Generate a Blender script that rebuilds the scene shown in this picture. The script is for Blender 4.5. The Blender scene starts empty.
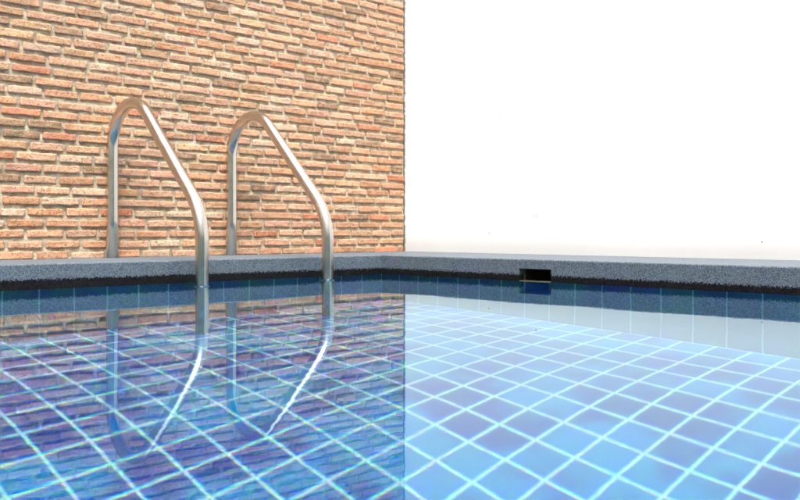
import bpy, bmesh, math, random
from mathutils import Vector, noise as mnoise
random.seed(11)
R = math.radians
sc = bpy.context.scene
col = sc.collection

# ------------------------------------------------------------------ helpers
def link(o, parent=None):
    col.objects.link(o)
    if parent: o.parent = parent
    return o

def mesh_obj(name, verts, faces, mats, parent=None, smooth=False, mat_idx=None):
    me = bpy.data.meshes.new(name)
    me.from_pydata(verts, [], faces)
    for m in mats: me.materials.append(m)
    if mat_idx: me.polygons.foreach_set('material_index', mat_idx)
    if smooth: me.polygons.foreach_set('use_smooth', [True]*len(me.polygons))
    me.update()
    return link(bpy.data.objects.new(name, me), parent)

def tag(o, label=None, cat=None, group=None, kind=None):
    for k, v in (('label', label), ('category', cat), ('group', group), ('kind', kind)):
        if v: o[k] = v
    return o

class NT:
    """tiny node-tree writer"""
    def __init__(self, name):
        self.m = bpy.data.materials.new(name); self.m.use_nodes = True
        self.t = self.m.node_tree; self.t.nodes.clear()
        self.out = self.t.nodes.new('ShaderNodeOutputMaterial')
    def n(self, typ, ins=None, **props):
        nd = self.t.nodes.new(typ)
        for k, v in props.items(): setattr(nd, k, v)
        for k, v in (ins or {}).items():
            s = nd.inputs[k]
            if isinstance(v, bpy.types.NodeSocket): self.t.links.new(v, s)
            else: s.default_value = v
        return nd
    def math(self, op, a, b=0.0, c=0.0, clamp=False):
        nd = self.t.nodes.new('ShaderNodeMath'); nd.operation = op; nd.use_clamp = clamp
        for i, v in enumerate((a, b, c)):
            if isinstance(v, bpy.types.NodeSocket): self.t.links.new(v, nd.inputs[i])
            else: nd.inputs[i].default_value = v
        return nd.outputs[0]
    def mix(self, f, a, b, blend='MIX'):
        nd = self.t.nodes.new('ShaderNodeMix'); nd.data_type = 'RGBA'; nd.blend_type = blend
        for i, v in ((0, f), (6, a), (7, b)):
            if isinstance(v, bpy.types.NodeSocket): self.t.links.new(v, nd.inputs[i])
            else: nd.inputs[i].default_value = v if i == 0 else (*v, 1)[:4]
        return nd.outputs[2]
    def rng(self, v, a, b, c=0.0, d=1.0, smooth=True):
        nd = self.n('ShaderNodeMapRange', {'Value': v, 'From Min': a, 'From Max': b, 'To Min': c, 'To Max': d})
        nd.interpolation_type = 'SMOOTHSTEP' if smooth else 'LINEAR'
        return nd.outputs[0]
    def noise(self, vec, scale, detail=3, rough=.55):
        return self.n('ShaderNodeTexNoise', {'Vector': vec, 'Scale': scale, 'Detail': detail, 'Roughness': rough}).outputs[0]
    def pos(self):
        return self.n('ShaderNodeNewGeometry').outputs['Position']
    def xyz(self, v):
        return self.n('ShaderNodeSeparateXYZ', {0: v}).outputs
    def bump(self, h, strength, dist):
        return self.n('ShaderNodeBump', {'Height': h, 'Strength': strength, 'Distance': dist}).outputs[0]
    def pbr(self, **ins):
        ins = {k.replace('_', ' '): v for k, v in ins.items()}
        b = self.n('ShaderNodeBsdfPrincipled')
        for k, v in ins.items():
            s = b.inputs[k]
            if isinstance(v, bpy.types.NodeSocket): self.t.links.new(v, s)
            elif isinstance(v, tuple): s.default_value = (*v, 1)[:4]
            else: s.default_value = v
        return b.outputs[0]
    def done(self, sh):
        self.t.links.new(sh, self.out.inputs['Surface']); return self.m

# ------------------------------------------------------------------ measures (metres)
WB = 0.406      # brick wall face: y = WB
WW = 0.510      # white wall face: x = WW
CT = 0.0724     # coping top above the water
DEPTH = 1.12    # water depth
PX0, PY0 = -4.6, -7.5      # far edges of the pool
TILE = 0.1

# ------------------------------------------------------------------ materials
def mat_brick():
    t = NT('handmade_brick'); p = t.pos()
    base = t.n('ShaderNodeAttribute', attribute_name='tone').outputs['Color']
    mott = t.noise(p, 55, 4, .6)
    fine = t.noise(p, 260, 4, .65)
    c = t.mix(t.rng(mott, .42, .66, 0, .45), base, (.54, .345, .23))
    red = t.rng(t.noise(p, 24, 3, .5), .54, .68, 0, .5)
    c = t.mix(red, c, (.48, .18, .085))           # pale dusty patches
    dark = t.rng(t.noise(t.n('ShaderNodeMapping', {'Vector': p, 'Location': (7, 3, 1)}).outputs[0], 38, 4, .6), .60, .74, 0, .55)
    c = t.mix(dark, c, (.26, .16, .08))
    pit = t.rng(t.noise(p, 210, 3, .6), .585, .65)
    c = t.mix(t.math('MULTIPLY', pit, .7), c, (.16, .10, .06))
    c = t.mix(t.rng(fine, .38, .66, 0, .4), c, (.58, .38, .26))
    c = t.mix(t.rng(fine, .46, .32, 0, .5), c, (.22, .12, .06))
    h = t.math('ADD', t.math('MULTIPLY', fine, .5), t.math('ADD', t.math('MULTIPLY', mott, .7), t.math('MULTIPLY', pit, -.8)))
    return t.done(t.pbr(Base_Color=c, Roughness=.92, Specular_IOR_Level=.15, Normal=t.bump(h, 1.0, .005)))

def mat_mortar():
    t = NT('sandy_mortar'); p = t.pos()
    a = t.noise(p, 45, 4, .6); f = t.noise(p, 330, 4, .7)
    c = t.mix(t.rng(a, .3, .7), (.33, .265, .18), (.57, .48, .35))
    c = t.mix(t.rng(f, .52, .72, 0, .45), c, (.26, .19, .12))
    h = t.math('ADD', t.math('MULTIPLY', f, .6), a)
    return t.done(t.pbr(Base_Color=c, Roughness=.95, Specular_IOR_Level=.1, Normal=t.bump(h, .9, .005)))

def mat_plaster():
    t = NT('white_plaster'); p = t.pos()
    big = t.noise(p, 1.3, 3, .5); f = t.noise(p, 130, 5, .7); mid = t.noise(p, 18, 3, .5)
    c = t.mix(big, (.865, .87, .865), (.885, .89, .885))
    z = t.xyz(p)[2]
    low_grey = t.math('MULTIPLY', t.rng(z, CT, CT+.15, 1, 0), t.rng(t.noise(p, 2.2, 5, .7), .25, .75, .74, .90))
    c = t.mix(low_grey, c, (.50, .495, .475))  # greyer towards the foot of the wall
    # ragged dark joint line where the brick wall butts in
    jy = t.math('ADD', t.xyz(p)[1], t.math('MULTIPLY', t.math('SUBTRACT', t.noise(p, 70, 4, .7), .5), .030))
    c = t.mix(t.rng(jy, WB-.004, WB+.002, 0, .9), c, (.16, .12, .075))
    # the three chips seen low on the wall
    for (y, zz, rr) in ((-.3478, .2244, .0024), (-.1015, .1567, .0022), (-1.2663, .129, .0020), (-.16, .63, .0018)):
        d = t.n('ShaderNodeVectorMath', {0: p, 1: (WW, y, zz)}, operation='DISTANCE').outputs['Value']
        c = t.mix(t.rng(d, rr*.9, rr*1.5, .92, 0), c, (.10, .09, .08))
    h = t.math('ADD', t.math('MULTIPLY', f, .5), t.math('MULTIPLY', mid, 1.0))
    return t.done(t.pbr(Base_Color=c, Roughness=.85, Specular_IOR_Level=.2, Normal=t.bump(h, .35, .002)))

def mat_coping():
    t = NT('washed_pebble_coping'); p = t.pos(); x, y, z = t.xyz(p)
    sp = t.n('ShaderNodeTexVoronoi', {'Vector': p, 'Scale': 240.0}).outputs['Color']
    g = t.n('ShaderNodeSeparateColor', {0: sp}).outputs[0]
    f = t.noise(p, 380, 3, .7); m = t.noise(p, 22, 3, .55)
    c = t.mix(t.rng(g, 0, 1, 0, 1, False), (.012, .023, .036), (.074, .103, .128))
    c = t.mix(t.rng(f, .53, .64, 0, .85), c, (.30, .34, .37))
    c = t.mix(t.rng(f, .44, .30, 0, .6), c, (.035, .045, .055))
    c = t.mix(t.rng(m, .35, .7, 0, .28), c, (.09, .11, .13))
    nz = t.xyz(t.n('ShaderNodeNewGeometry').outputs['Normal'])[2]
    c = t.mix(t.rng(nz, .6, .95, 0, .35), c, (.11, .125, .14))  # top faces painted paler, in place of sky light and sheen
    # wet foot just above the water, ragged upper edge
    thr = t.math('ADD', .0235, t.math('ADD', t.math('MULTIPLY', x, -.0036), t.math('MULTIPLY', y, .0026)))
    rag = t.math('MULTIPLY', t.math('SUBTRACT', t.noise(p, 170, 4, .75), .5), .045)
    zz = t.math('SUBTRACT', t.math('ADD', z, rag), thr)
    wet = t.rng(zz, -.0012, .0012, 1, 0)
    wetc = t.mix(t.rng(f, .62, .74, 0, .6), t.mix(g, (.002, .002, .003), (.010, .010, .010)), (.16, .16, .15))
    c = t.mix(wet, c, wetc)
    rough = t.rng(wet, 0, 1, .62, .5)
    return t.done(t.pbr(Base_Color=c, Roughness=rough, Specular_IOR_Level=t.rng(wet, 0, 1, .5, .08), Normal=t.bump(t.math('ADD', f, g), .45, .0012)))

def line(t, coord, w, soft):
    """1 on a grout line of half width w at multiples of TILE"""
    d = t.math('ABSOLUTE', t.math('SUBTRACT', t.math('FRACT', t.math('ADD', t.math('DIVIDE', coord, TILE), .5)), .5))
    d = t.math('MULTIPLY', d, TILE)
    return t.rng(d, w-soft, w+soft, 1, 0)

def mat_floor():
    t = NT('blue_floor_tile'); p = t.pos(); x, y, z = t.xyz(p)
    y = t.math('SUBTRACT', y, .0285)
    wob = t.math('MULTIPLY', t.math('SUBTRACT', t.noise(p, 9, 2), .5), .004)
    gl = t.math('MAXIMUM', line(t, t.math('ADD', x, wob), .0038, .0022), line(t, t.math('ADD', y, wob), .0038, .0022))
    halo = t.math('MAXIMUM', line(t, x, .010, .013), line(t, y, .010, .013))
    cell = t.n('ShaderNodeCombineXYZ', {0: t.math('FLOOR', t.math('DIVIDE', x, TILE)), 1: t.math('FLOOR', t.math('DIVIDE', y, TILE))}).outputs[0]
    wn = t.n('ShaderNodeTexWhiteNoise', {0: cell}, noise_dimensions='3D').outputs['Value']
    big = t.noise(p, 4.2, 2, .5)  # broad cyan patches painted into the tiles, standing in for caustics
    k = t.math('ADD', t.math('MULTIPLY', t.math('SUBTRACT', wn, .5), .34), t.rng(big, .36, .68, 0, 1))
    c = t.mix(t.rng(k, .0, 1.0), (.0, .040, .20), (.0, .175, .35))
    c = t.mix(t.math('MULTIPLY', halo, .4), c, (.0, .20, .38))
    c = t.mix(gl, c, (.46, .60, .58))
    return t.done(t.pbr(Base_Color=c, Roughness=.3, Specular_IOR_Level=.05))

def mat_pool_wall():
    t = NT('blue_wall_tile'); p = t.pos(); x, y, z = t.xyz(p)
    gl = t.math('MAXIMUM', line(t, x, .0024, .001), line(t, y, .0024, .001))
    n = t.n('ShaderNodeNewGeometry').outputs['Normal']; nx, ny, nz = t.xyz(n)
    # only the lines that cross this face (x lines on the y-facing wall and the reverse)
    lx = t.math('MULTIPLY', line(t, x, .0024, .001), t.math('ABSOLUTE', ny))
    ly = t.math('MULTIPLY', line(t, y, .0024, .001), t.math('ABSOLUTE', nx))
    gl = t.math('MAXIMUM', lx, ly)
    v = t.noise(p, 14, 3, .6)
    c = t.mix(v, (.003, .085, .17), (.006, .15, .26))
    c = t.mix(gl, c, (.13, .40, .43))
    return t.done(t.pbr(Base_Color=c, Roughness=.2, Specular_IOR_Level=.3))

def mat_water():
    t = NT('clear_water'); p = t.pos()
    st = t.n('ShaderNodeMapping', {'Vector': p, 'Rotation': (0, 0, R(-45)), 'Scale': (1.0, 1.0, 1.0)}).outputs[0]
    a = t.noise(st, 2.2, 1, .4); b = t.noise(st, 34, 2, .5)
    h = t.math('ADD', t.math('MULTIPLY', a, 1.0), t.math('MULTIPLY', b, .03))
    nrm = t.bump(h, 1.0, .0011)
    fr = t.n('ShaderNodeFresnel', {'IOR': 1.44, 'Normal': nrm}).outputs[0]
    sh = None
    for c, ior in (((.72, 0, 0, 1), 1.3323), ((0, .93, 0, 1), 1.3345), ((0, 0, 1, 1), 1.3369)):
        r = t.n('ShaderNodeBsdfRefraction', {'Color': c, 'Roughness': 0.0, 'IOR': ior, 'Normal': nrm}).outputs[0]
        sh = r if sh is None else t.n('ShaderNodeAddShader', {0: sh, 1: r}).outputs[0]
    g = t.n('ShaderNodeBsdfGlossy', {'Color': (.70, .87, .93, 1), 'Roughness': 0.0, 'Normal': nrm}).outputs[0]
    return t.done(t.n('ShaderNodeMixShader', {0: fr, 1: sh, 2: g}).outputs[0])

def mat_steel():
    t = NT('satin_stainless_steel'); p = t.pos()
    f = t.noise(t.n('ShaderNodeMapping', {'Vector': p, 'Scale': (1, 1, .08)}).outputs[0], 160, 3, .6)
    s = t.noise(p, 30, 3, .6)
    c = t.mix(s, (.56, .52, .46), (.66, .615, .55))
    return t.done(t.pbr(Base_Color=c, Metallic=1.0, Roughness=t.rng(s, .3, .7, .20, .26)))

def mat_flat(name, c, rough=.6, metal=0.0, var=.25, scale=60):
    t = NT(name); p = t.pos()
    n = t.noise(p, scale, 4, .6)
    cc = t.mix(n, tuple(v*(1-var) for v in c), tuple(min(1, v*(1+var)) for v in c))
    return t.done(t.pbr(Base_Color=cc, Roughness=rough, Metallic=metal))

M_BRICK, M_MORTAR, M_PLASTER, M_COPING = mat_brick(), mat_mortar(), mat_plaster(), mat_coping()
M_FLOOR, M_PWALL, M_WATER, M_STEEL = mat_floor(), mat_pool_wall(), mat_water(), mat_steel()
M_DECK = mat_flat('pale_concrete', (.30, .285, .26), .85, 0, .2, 12)
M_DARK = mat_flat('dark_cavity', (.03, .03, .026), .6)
M_RIM = mat_flat('limed_metal_rim', (.13, .12, .08), .5, .3, .3, 200)

# ------------------------------------------------------------------ brick wall: individual bricks in a mortar bed, one mesh
def make_brick_wall():
    V, F, MI, TONE = [], [], [], []
    X0, X1 = -4.9, WW-.004
    ZB, ZT, CH = CT-.0009, 2.75, .0358
    fz = lambda x, y, z: mnoise.noise(Vector((x, y, z)))
    pal = [((.74, .37, .21), 30), ((.77, .44, .28), 30), ((.70, .41, .22), 18), ((.68, .31, .14), 14), ((.72, .35, .24), 9), ((.80, .56, .39), 12),
           ((.48, .27, .13), 10), ((.68, .20, .09), 5), ((.25, .15, .08), 6)]
    pal_c = [c for c, w in pal]; pal_w = [w for c, w in pal]
    US = [0, .014, .06, .18, .32, .46, .60, .74, .86, .95, .986, 1]; WS = [0, .07, .22, .42, .62, .80, .93, 1]
    nx, nz = len(US)-1, len(WS)-1
    row = 0; z = ZB
    while z < ZT:
        PITCH = .1235
        off = (row % 2)*.5 + random.uniform(-.17, .17) + .25*math.sin(row*.61) + (row//2 % 3)*.09
        ends = [X1 - random.uniform(.002, .013)]; k = 0
        while ends[-1] > X0:
            nx_ = X1 - (k+.45+off)*PITCH + random.uniform(-.011, .011)
            if ends[-1]-nx_ > .035 and random.random() > .015: ends.append(nx_)
            k += 1
        for e0, e1 in zip(ends, ends[1:]):
            xe = e0 if e0 == ends[0] else e0 - random.uniform(.0045, .0075)
            x = e1 + random.uniform(.0045, .0075)
            # brick from x to xe
            zb = z + random.uniform(-.0016, .0016) + .0012*fz(x*3, row*.7, 2.0)
            hh = random.uniform(.0215, .0255); tilt = random.uniform(-.0015, .0015)
            out = random.uniform(-.0035, .0030)
            base = random.choices(pal_c, pal_w)[0]
            k = random.uniform(.54, .92); up = min(1, max(0, (zb-.1)/1.1))
            tone = [min(.9, c*k) for c in base]
            high_pale = .03 + .24*up*random.uniform(.5, 1.2)
            tone = [a*(1-high_pale)+b*high_pale for a, b in zip(tone, (.56, .375, .245))]  # washed-out brightness higher up the wall put into the brick colour
            sd = random.uniform(0, 99)
            fi = len(V)
            for ring in (0, 1):                     # 0 front grid, 1 back rim
                if ring == 0:
                    for j in range(nz+1):
                        for i in range(nx+1):
                            u, w = US[i], WS[j]
                            px = x+(xe-x)*u; pz = zb+hh*w+tilt*(u-.5)
                            e = min(min(u, 1-u)*(xe-x), min(w, 1-w)*hh)      # distance to the outline
                            edge = (i in (0, nx)) or (j in (0, nz))
                            dep = .0022*fz(px*38+sd, pz*60, sd) + .0010*fz(px*110, pz*140, sd)
                            if edge:
                                dep += .0016 + .0035*max(0, fz(px*75+sd, pz*75, 4.0))
                                px += .0016*fz(px*90, pz*90, sd+1)*(1 if i not in (0, nx) else 1.4)
                                pz += .0030*fz(px*85, pz*85, sd+5) + .001*fz(px*260, 1, sd)
                                if (i in (0, nx)) and (j in (0, nz)):
                                    px += (1 if i == 0 else -1)*random.uniform(.0008, .004)
                                    pz += (1 if j == 0 else -1)*random.uniform(.0004, .0028)
                            V.append((px, WB + out*.6 + dep, pz)); TONE.append((*tone, 1))
                    st = nx+1
                    for j in range(nz):
                        for i in range(nx):
                            a = fi+j*st+i
                            F.append((a, a+1, a+st+1, a+st)); MI.append(0)
                else:
                    loop = [fi+i for i in range(nx+1)] + [fi+j*st+nx for j in range(1, nz+1)] + \
                           [fi+nz*st+i for i in range(nx-1, -1, -1)] + [fi+j*st for j in range(nz-1, 0, -1)]
                    bi = len(V)
                    for q in loop:
                        vx, vy, vz = V[q]; V.append((vx, WB+.022, vz)); TONE.append((*[c*.8 for c in tone], 1))
                    n = len(loop)
                    for i in range(n):
                        a, b = loop[i], loop[(i+1) % n]
                        F.append((b, a, bi+i, bi+(i+1) % n)); MI.append(0)
        z += CH; row += 1
    # mortar bed
    mi = len(V); sx, sz = .0085, .0075
    ni = int((X1-X0)/sx); nj = int((ZT+.05-ZB+.02)/sz)
    for j in range(nj+1):
        for i in range(ni+1):
            px = X0+(X1-X0)*i/ni; pz = CT-.02+(ZT+.07-CT)*j/nj
            d = .0042*fz(px*30, 9.0, pz*42) + .0022*fz(px*95, 3.0, pz*95)
            V.append((px, WB+.0066+d, pz)); TONE.append((.5, .4, .3, 1))
    for j in range(nj):
        for i in range(ni):
            a = mi+j*(ni+1)+i
            F.append((a, a+1, a+ni+2, a+ni+1)); MI.append(1)
    # the body of the wall behind
    b = len(V); ztop = CT-.02+(ZT+.07-CT)
    for px in (X0, X1):
        for py in (WB+.016, WB+.24):
            for pz in (CT-.02, ztop): V.append((px, py, pz)); TONE.append((.5, .4, .3, 1))
    for f in ((0, 1, 3, 2), (4, 6, 7, 5), (2, 3, 7, 6), (1, 5, 7, 3), (0, 2, 6, 4)):
        F.append(tuple(b+i for i in f)); MI.append(1)
    o = mesh_obj('brick_wall', V, F, [M_BRICK, M_MORTAR], smooth=True, mat_idx=MI)
    at = o.data.color_attributes.new('tone', 'FLOAT_COLOR', 'POINT')
    at.data.foreach_set('color', [c for t4 in TONE for c in t4])
    return tag(o, 'rough orange brick wall with sandy mortar behind the two handrails', 'wall')
make_brick_wall()

# ------------------------------------------------------------------ white wall
def box_data(x0, x1, y0, y1, z0, z1):
    v = [(x, y, z) for x in (x0, x1) for y in (y0, y1) for z in (z0, z1)]
    f = [(0, 1, 3, 2), (4, 6, 7, 5), (0, 4, 5, 1), (2, 3, 7, 6), (0, 2, 6, 4), (1, 5, 7, 3)]
    return v, f
v, f = box_data(WW, WW+.2, PY0-.4, WB+.24, CT-.05, 3.1)
tag(mesh_obj('white_wall', v, f, [M_PLASTER]), 'smooth white plastered wall rising from the grey coping', 'wall')

# ------------------------------------------------------------------ the pool
pool = bpy.data.objects.new('swimming_pool', None); link(pool)
tag(pool, 'blue tiled swimming pool with speckled grey pebble coping along two sides', 'swimming pool')

def prism(parts, axis, prof, t0, t1, flip=False):
    """profile of (depth from the pool edge, z) swept along x (axis 0) or y (axis 1)"""
    V, F = parts; b = len(V); n = len(prof)
    for t in (t0, t1):
        for d, z in prof: V.append((t, d, z) if axis == 0 else (d, t, z))
    for i in range(n):
        j = (i+1) % n
        q = (b+i, b+j, b+n+j, b+n+i)
        F.append(q if not flip else q[::-1])
    e0, e1 = tuple(range(b, b+n)), tuple(range(b+n, b+2*n))
    F.append(e0[::-1] if not flip else e0); F.append(e1 if not flip else e1[::-1])

def edge_profile(depth, zb):
    r = .005
    arc = [(r-r*math.cos(a), CT-r+r*math.sin(a)) for a in (0, R(22), R(45), R(68), R(90))]
    return [(0, zb)] + arc + [(depth, CT), (depth, zb)]

ZLOW = -.012
A = ([], [])
prism(A, 0, edge_profile(WB+.1, ZLOW), PX0, 0)
v, f = box_data(0, WW+.1, 0, WB+.1, ZLOW, CT)
b = len(A[0]); A[0].extend(v); A[1].extend(tuple(b+i for i in q) for q in f)
cop1 = mesh_obj('coping', *A, [M_COPING], pool)
cop1['label'] = 'speckled grey coping below the brick wall'
# right-hand coping with the square overflow hole
NY0, NY1, NZ0, NZ1 = -.807, -.676, -.006, .0415
B = ([], [])
prof = edge_profile(WW+.1, ZLOW)
prism(B, 1, prof, PY0, NY0, True); prism(B, 1, prof, NY1, 0, True)
top = [(0, NZ1)] + prof[1:7] + [(WW+.1, NZ1)]
prism(B, 1, top, NY0, NY1, True)
for bx in ((0, WW+.1, NY0, NY1, ZLOW, NZ0), (.16, WW+.1, NY0, NY1, NZ0, NZ1)):
    v, f = box_data(*bx); b = len(B[0]); B[0].extend(v); B[1].extend(tuple(b+i for i in q) for q in f)
cop2 = mesh_obj('coping', *B, [M_COPING], pool)
cop2['label'] = 'speckled grey coping below the white wall with a square hole'

def fix_normals(o):
    bm = bmesh.new(); bm.from_mesh(o.data); bmesh.ops.recalc_face_normals(bm, faces=bm.faces); bm.to_mesh(o.data); bm.free()
fix_normals(cop1); fix_normals(cop2)

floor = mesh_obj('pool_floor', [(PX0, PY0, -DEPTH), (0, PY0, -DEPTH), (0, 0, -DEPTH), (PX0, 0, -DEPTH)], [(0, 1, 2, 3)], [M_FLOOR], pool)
W = ([], [])
def quad(P, *v): b = len(P[0]); P[0].extend(v); P[1].append(tuple(range(b, b+4)))
for (a, c) in (((PX0, 0), (0, 0)), ((0, 0), (0, PY0)), ((0, PY0), (PX0, PY0)), ((PX0, PY0), (PX0, 0))):
    W = ([], [])
    quad(W, (*a, -DEPTH), (*a, ZLOW), (*c, ZLOW), (*c, -DEPTH))
    mesh_obj('pool_wall', *W, [M_PWALL], pool)

# the water sheet
e = .0
def water_data():
    V = [(PX0, PY0, 0), (-e, PY0, 0), (-e, -e, 0), (PX0, -e, 0)]; F = [(0, 1, 2, 3)]
    for rx in (-.906, -.432):                       # the water climbs a little at each steel post
        b = len(V); n = 40; rr = ((.0055, .00005), (.0032, .0005), (.0016, .0014), (.0004, .0030))
        for d, z in rr:
            for i in range(n):
                a = 2*math.pi*i/n; V.append((rx+(.0198+d)*math.cos(a), -.2104+(.0198+d)*math.sin(a), z))
        for k in range(len(rr)-1):
            for i in range(n):
                j = (i+1) % n; F.append((b+k*n+i, b+k*n+j, b+(k+1)*n+j, b+(k+1)*n+i))
    return V, F
water = mesh_obj('water', *water_data(), [M_WATER], smooth=True)
tag(water, 'clear still pool water mirroring both walls', None, None, 'structure')

# ------------------------------------------------------------------ ground around (a ring, so the pool stays open)
G = ([], [])
BIG = 400; gz = CT-.012
quad(G, (-BIG, WB+.1, gz), (-BIG, BIG, gz), (BIG, BIG, gz), (BIG, WB+.1, gz))
quad(G, (-BIG, -BIG, gz), (-BIG, PY0, gz), (BIG, PY0, gz), (BIG, -BIG, gz))
quad(G, (-BIG, PY0, gz), (-BIG, WB+.1, gz), (PX0, WB+.1, gz), (PX0, PY0, gz))
quad(G, (WW+.1, PY0, gz), (WW+.1, WB+.1, gz), (BIG, WB+.1, gz), (BIG, PY0, gz))
# inner rim down to the pool walls
quad(G, (PX0, PY0, ZLOW), (PX0, PY0, gz), (0, PY0, gz), (0, PY0, ZLOW))
quad(G, (PX0, PY0, ZLOW), (PX0, PY0, gz), (PX0, 0, gz), (PX0, 0, ZLOW))
ground = mesh_obj('ground', *G, [M_DECK]); fix_normals(ground)
tag(ground, 'pale concrete ground around the pool', None, None, 'structure')

# dark ring added out of view, to dim the horizon reflected in the steel
H = ([], [])
N = 144
for k, (rad, hh) in enumerate(((70, -1), (78, 7), (90, 15), (110, 22), (140, 24))):
    for i in range(N):
        a = 2*math.pi*i/N
        q = 1 + .35*mnoise.noise(Vector((math.cos(a)*3, math.sin(a)*3, k*.3))) + .10*mnoise.noise(Vector((math.cos(a)*14, math.sin(a)*14, k)))
        H[0].append((rad*math.cos(a), rad*math.sin(a), hh*q if hh > 0 else -1))
for k in range(4):
    for i in range(N):
        j = (i+1) % N
        H[1].append((k*N+i, (k+1)*N+i, (k+1)*N+j, k*N+j))
horizon_blocker = mesh_obj('horizon_blocker', *H, [mat_flat('blocker_green', (.055, .075, .035), .95, 0, .5, .4)], smooth=True)
tag(horizon_blocker, 'added dark green ring out of view that dims the reflected horizon', None, None, 'structure')

# ------------------------------------------------------------------ overflow outlet in the right-hand coping
of = bpy.data.objects.new('overflow_outlet', None); of.location = (.02, (NY0+NY1)/2, 0); link(of)
tag(of, 'dark square overflow outlet with pale metal lip, set in coping under white wall', 'pool overflow')
def rel(vs): return [(a-of.location.x, b2-of.location.y, c-of.location.z) for a, b2, c in vs]
def boxes(bl):
    V, F = [], []
    for bx in bl:
        v, f = box_data(*bx); b = len(V); V += v; F += [tuple(b+i for i in q) for q in f]
    return V, F
g = .0008
fx0, fx1 = .024, .030; w = .0035
V, F = boxes([(fx0, fx1, NY0+g, NY0+g+w*.6, .0018, NZ1-g-w*.6), (fx0, fx1, NY1-g-w, NY1-g, .0018, NZ1-g-w*.6),
              (.001, fx1, NY0+g, NY1-g, NZ0+g, .0016), (fx0, fx1, NY0+g, NY1-g, NZ1-g-w*.6, NZ1-g)])
lip = mesh_obj('lip', rel(V), F, [M_RIM], of)
# the dark liner: five thin inner faces
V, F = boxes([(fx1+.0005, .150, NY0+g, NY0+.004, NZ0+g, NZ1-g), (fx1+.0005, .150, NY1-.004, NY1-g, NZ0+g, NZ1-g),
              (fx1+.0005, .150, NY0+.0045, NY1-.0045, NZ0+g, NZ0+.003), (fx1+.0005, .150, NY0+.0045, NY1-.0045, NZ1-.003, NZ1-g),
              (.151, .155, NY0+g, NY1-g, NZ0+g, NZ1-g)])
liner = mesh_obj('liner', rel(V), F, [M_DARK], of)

# ------------------------------------------------------------------ handrails
def rail_path():
    yb, yf = .374, -.2104
    P = [(yb, CT-.002), (yb, .2), (yb, .35)]
    Rr = .1417; cy, cz = yb-Rr, .447
    a1 = math.atan2(.719, -.695)
    n = 26
    for i in range(n+1):
        a = a1*i/n
        P.append((cy+Rr*math.cos(a), cz+Rr*math.sin(a)))
    # slope and lower bend
    d = (-.719, -.695)
    last = P[-1]; s = (yf-last[0])/d[0]
    K = (yf, last[1]+d[1]*s)
    tl = .085; ang = math.acos(-d[1]); rf = tl/math.tan(ang/2)
    p1 = (K[0]-d[0]*tl, K[1]-d[1]*tl)
    for q in (.33, .66): P.append((last[0]+(p1[0]-last[0])*q, last[1]+(p1[1]-last[1])*q))
    c = (yf+rf, K[1]-tl)
    th0 = math.atan2(p1[1]-c[1], p1[0]-c[0]); th1 = math.pi
    for i in range(13):
        a = th0+(th1-th0)*i/12
        P.append((c[0]+rf*math.cos(a), c[1]+rf*math.sin(a)))
    for zz in (.05, -.2, -.6, -DEPTH+.002): P.append((yf, zz))
    return P

def make_rail(x):
    P = rail_path(); r = .0198; S = 32
    base = Vector((x, P[0][0], CT))
    V, F = [], []
    for i, (y, z) in enumerate(P):
        a = P[max(0, i-1)]; b = P[min(len(P)-1, i+1)]
        t = Vector((0, b[0]-a[0], b[1]-a[1])).normalized()
        u = Vector((1, 0, 0)); w2 = t.cross(u)
        for k in range(S):
            an = 2*math.pi*k/S
            V.append(tuple(Vector((x, y, z))+u*(r*math.cos(an))+w2*(r*math.sin(an))-base))
    for i in range(len(P)-1):
        for k in range(S):
            k2 = (k+1) % S
            F.append((i*S+k, i*S+k2, (i+1)*S+k2, (i+1)*S+k))
    F.append(tuple(range(S))[::-1]); F.append(tuple((len(P)-1)*S+k for k in range(S)))
    o = mesh_obj('handrail', V, F, [M_STEEL], smooth=True); o.location = base
    fix_normals(o)
    return o
r1 = make_rail(-.906)
tag(r1, 'left stainless steel pool handrail, nearer the viewer and farther from the white wall', 'handrail', 'bent steel handrails at the pool edge')
r2 = r1.copy(); col.objects.link(r2); r2.location.x = -.432
tag(r2, 'right stainless steel pool handrail, the one closer to the white wall', 'handrail', 'bent steel handrails at the pool edge')

# ------------------------------------------------------------------ light
EL, AZ = R(61), math.atan2(-.62, -.78)      # sun behind the camera, to the upper left
sd = Vector((math.sin(AZ)*math.cos(EL), math.cos(AZ)*math.cos(EL), math.sin(EL)))
L = bpy.data.lights.new('sun', 'SUN'); L.energy = 4.9; L.angle = R(28); L.color = (1, .985, .955)
so = bpy.data.objects.new('sun', L); link(so); so.rotation_euler = sd.to_track_quat('Z', 'Y').to_euler(); so.location = sd*20
w = bpy.data.worlds.new('World'); sc.world = w; w.use_nodes = True
nt = w.node_tree; nt.nodes.clear()
wo = nt.nodes.new('ShaderNodeOutputWorld'); bg = nt.nodes.new('ShaderNodeBackground')
sky = nt.nodes.new('ShaderNodeTexSky'); sky.sky_type = 'NISHITA'; sky.sun_disc = False
sky.sun_elevation = EL; sky.sun_rotation = AZ; sky.dust_density = 4.0; sky.air_density = 1.0
bw = nt.nodes.new('ShaderNodeRGBToBW'); mx = nt.nodes.new('ShaderNodeMix'); mx.data_type = 'RGBA'; mx.inputs[0].default_value = .72
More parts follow.
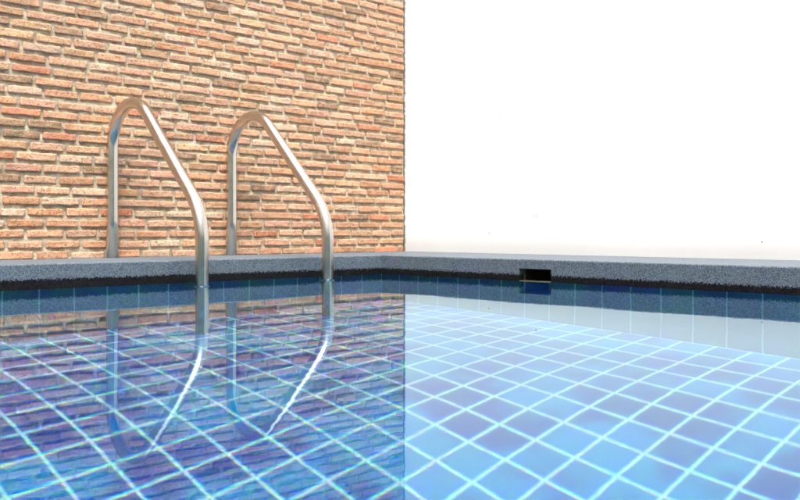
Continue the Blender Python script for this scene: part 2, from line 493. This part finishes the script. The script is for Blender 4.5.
nt.links.new(sky.outputs[0], bw.inputs[0]); nt.links.new(sky.outputs[0], mx.inputs[6]); nt.links.new(bw.outputs[0], mx.inputs[7])
# bright high cloud overhead, darker towards the horizon
tc = nt.nodes.new('ShaderNodeTexCoord'); sx = nt.nodes.new('ShaderNodeSeparateXYZ'); nt.links.new(tc.outputs['Generated'], sx.inputs[0])
mz = nt.nodes.new('ShaderNodeMath'); mz.operation = 'MAXIMUM'; mz.inputs[1].default_value = 0; nt.links.new(sx.outputs[2], mz.inputs[0])
pw = nt.nodes.new('ShaderNodeMath'); pw.operation = 'POWER'; pw.inputs[1].default_value = 3; nt.links.new(mz.outputs[0], pw.inputs[0])
ma = nt.nodes.new('ShaderNodeMath'); ma.operation = 'MULTIPLY_ADD'; ma.inputs[1].default_value = 4.6; ma.inputs[2].default_value = 1.0; nt.links.new(pw.outputs[0], ma.inputs[0])
vm = nt.nodes.new('ShaderNodeVectorMath'); vm.operation = 'SCALE'; nt.links.new(mx.outputs[2], vm.inputs[0]); nt.links.new(ma.outputs[0], vm.inputs['Scale'])
nt.links.new(vm.outputs[0], bg.inputs[0]); bg.inputs[1].default_value = .15
nt.links.new(bg.outputs[0], wo.inputs[0])

# ------------------------------------------------------------------ camera
cam = bpy.data.cameras.new('camera'); co = bpy.data.objects.new('camera', cam); link(co)
co.location = (-2.2929, -2.5412, .1628); co.rotation_euler = (R(90), 0, .7955-R(90))
cam.sensor_width = 36; cam.lens = 889.67/800*36
cam.shift_x = -(418.33-400)/800; cam.shift_y = -(250-231.53)/800
cam.clip_start = .01; cam.clip_end = 1000
sc.camera = co

sc.view_settings.view_transform = 'Standard'; sc.view_settings.look = 'None'; sc.view_settings.exposure = 0; sc.view_settings.gamma = 1
sc.render.engine = 'CYCLES'
cy = sc.cycles
cy.use_denoising = True; cy.denoiser = 'OPENIMAGEDENOISE'
cy.max_bounces = 10; cy.diffuse_bounces = 4; cy.glossy_bounces = 5; cy.transmission_bounces = 8
cy.caustics_reflective = True; cy.caustics_refractive = True; cy.blur_glossy = 0.0
cy.sample_clamp_indirect = 0.0
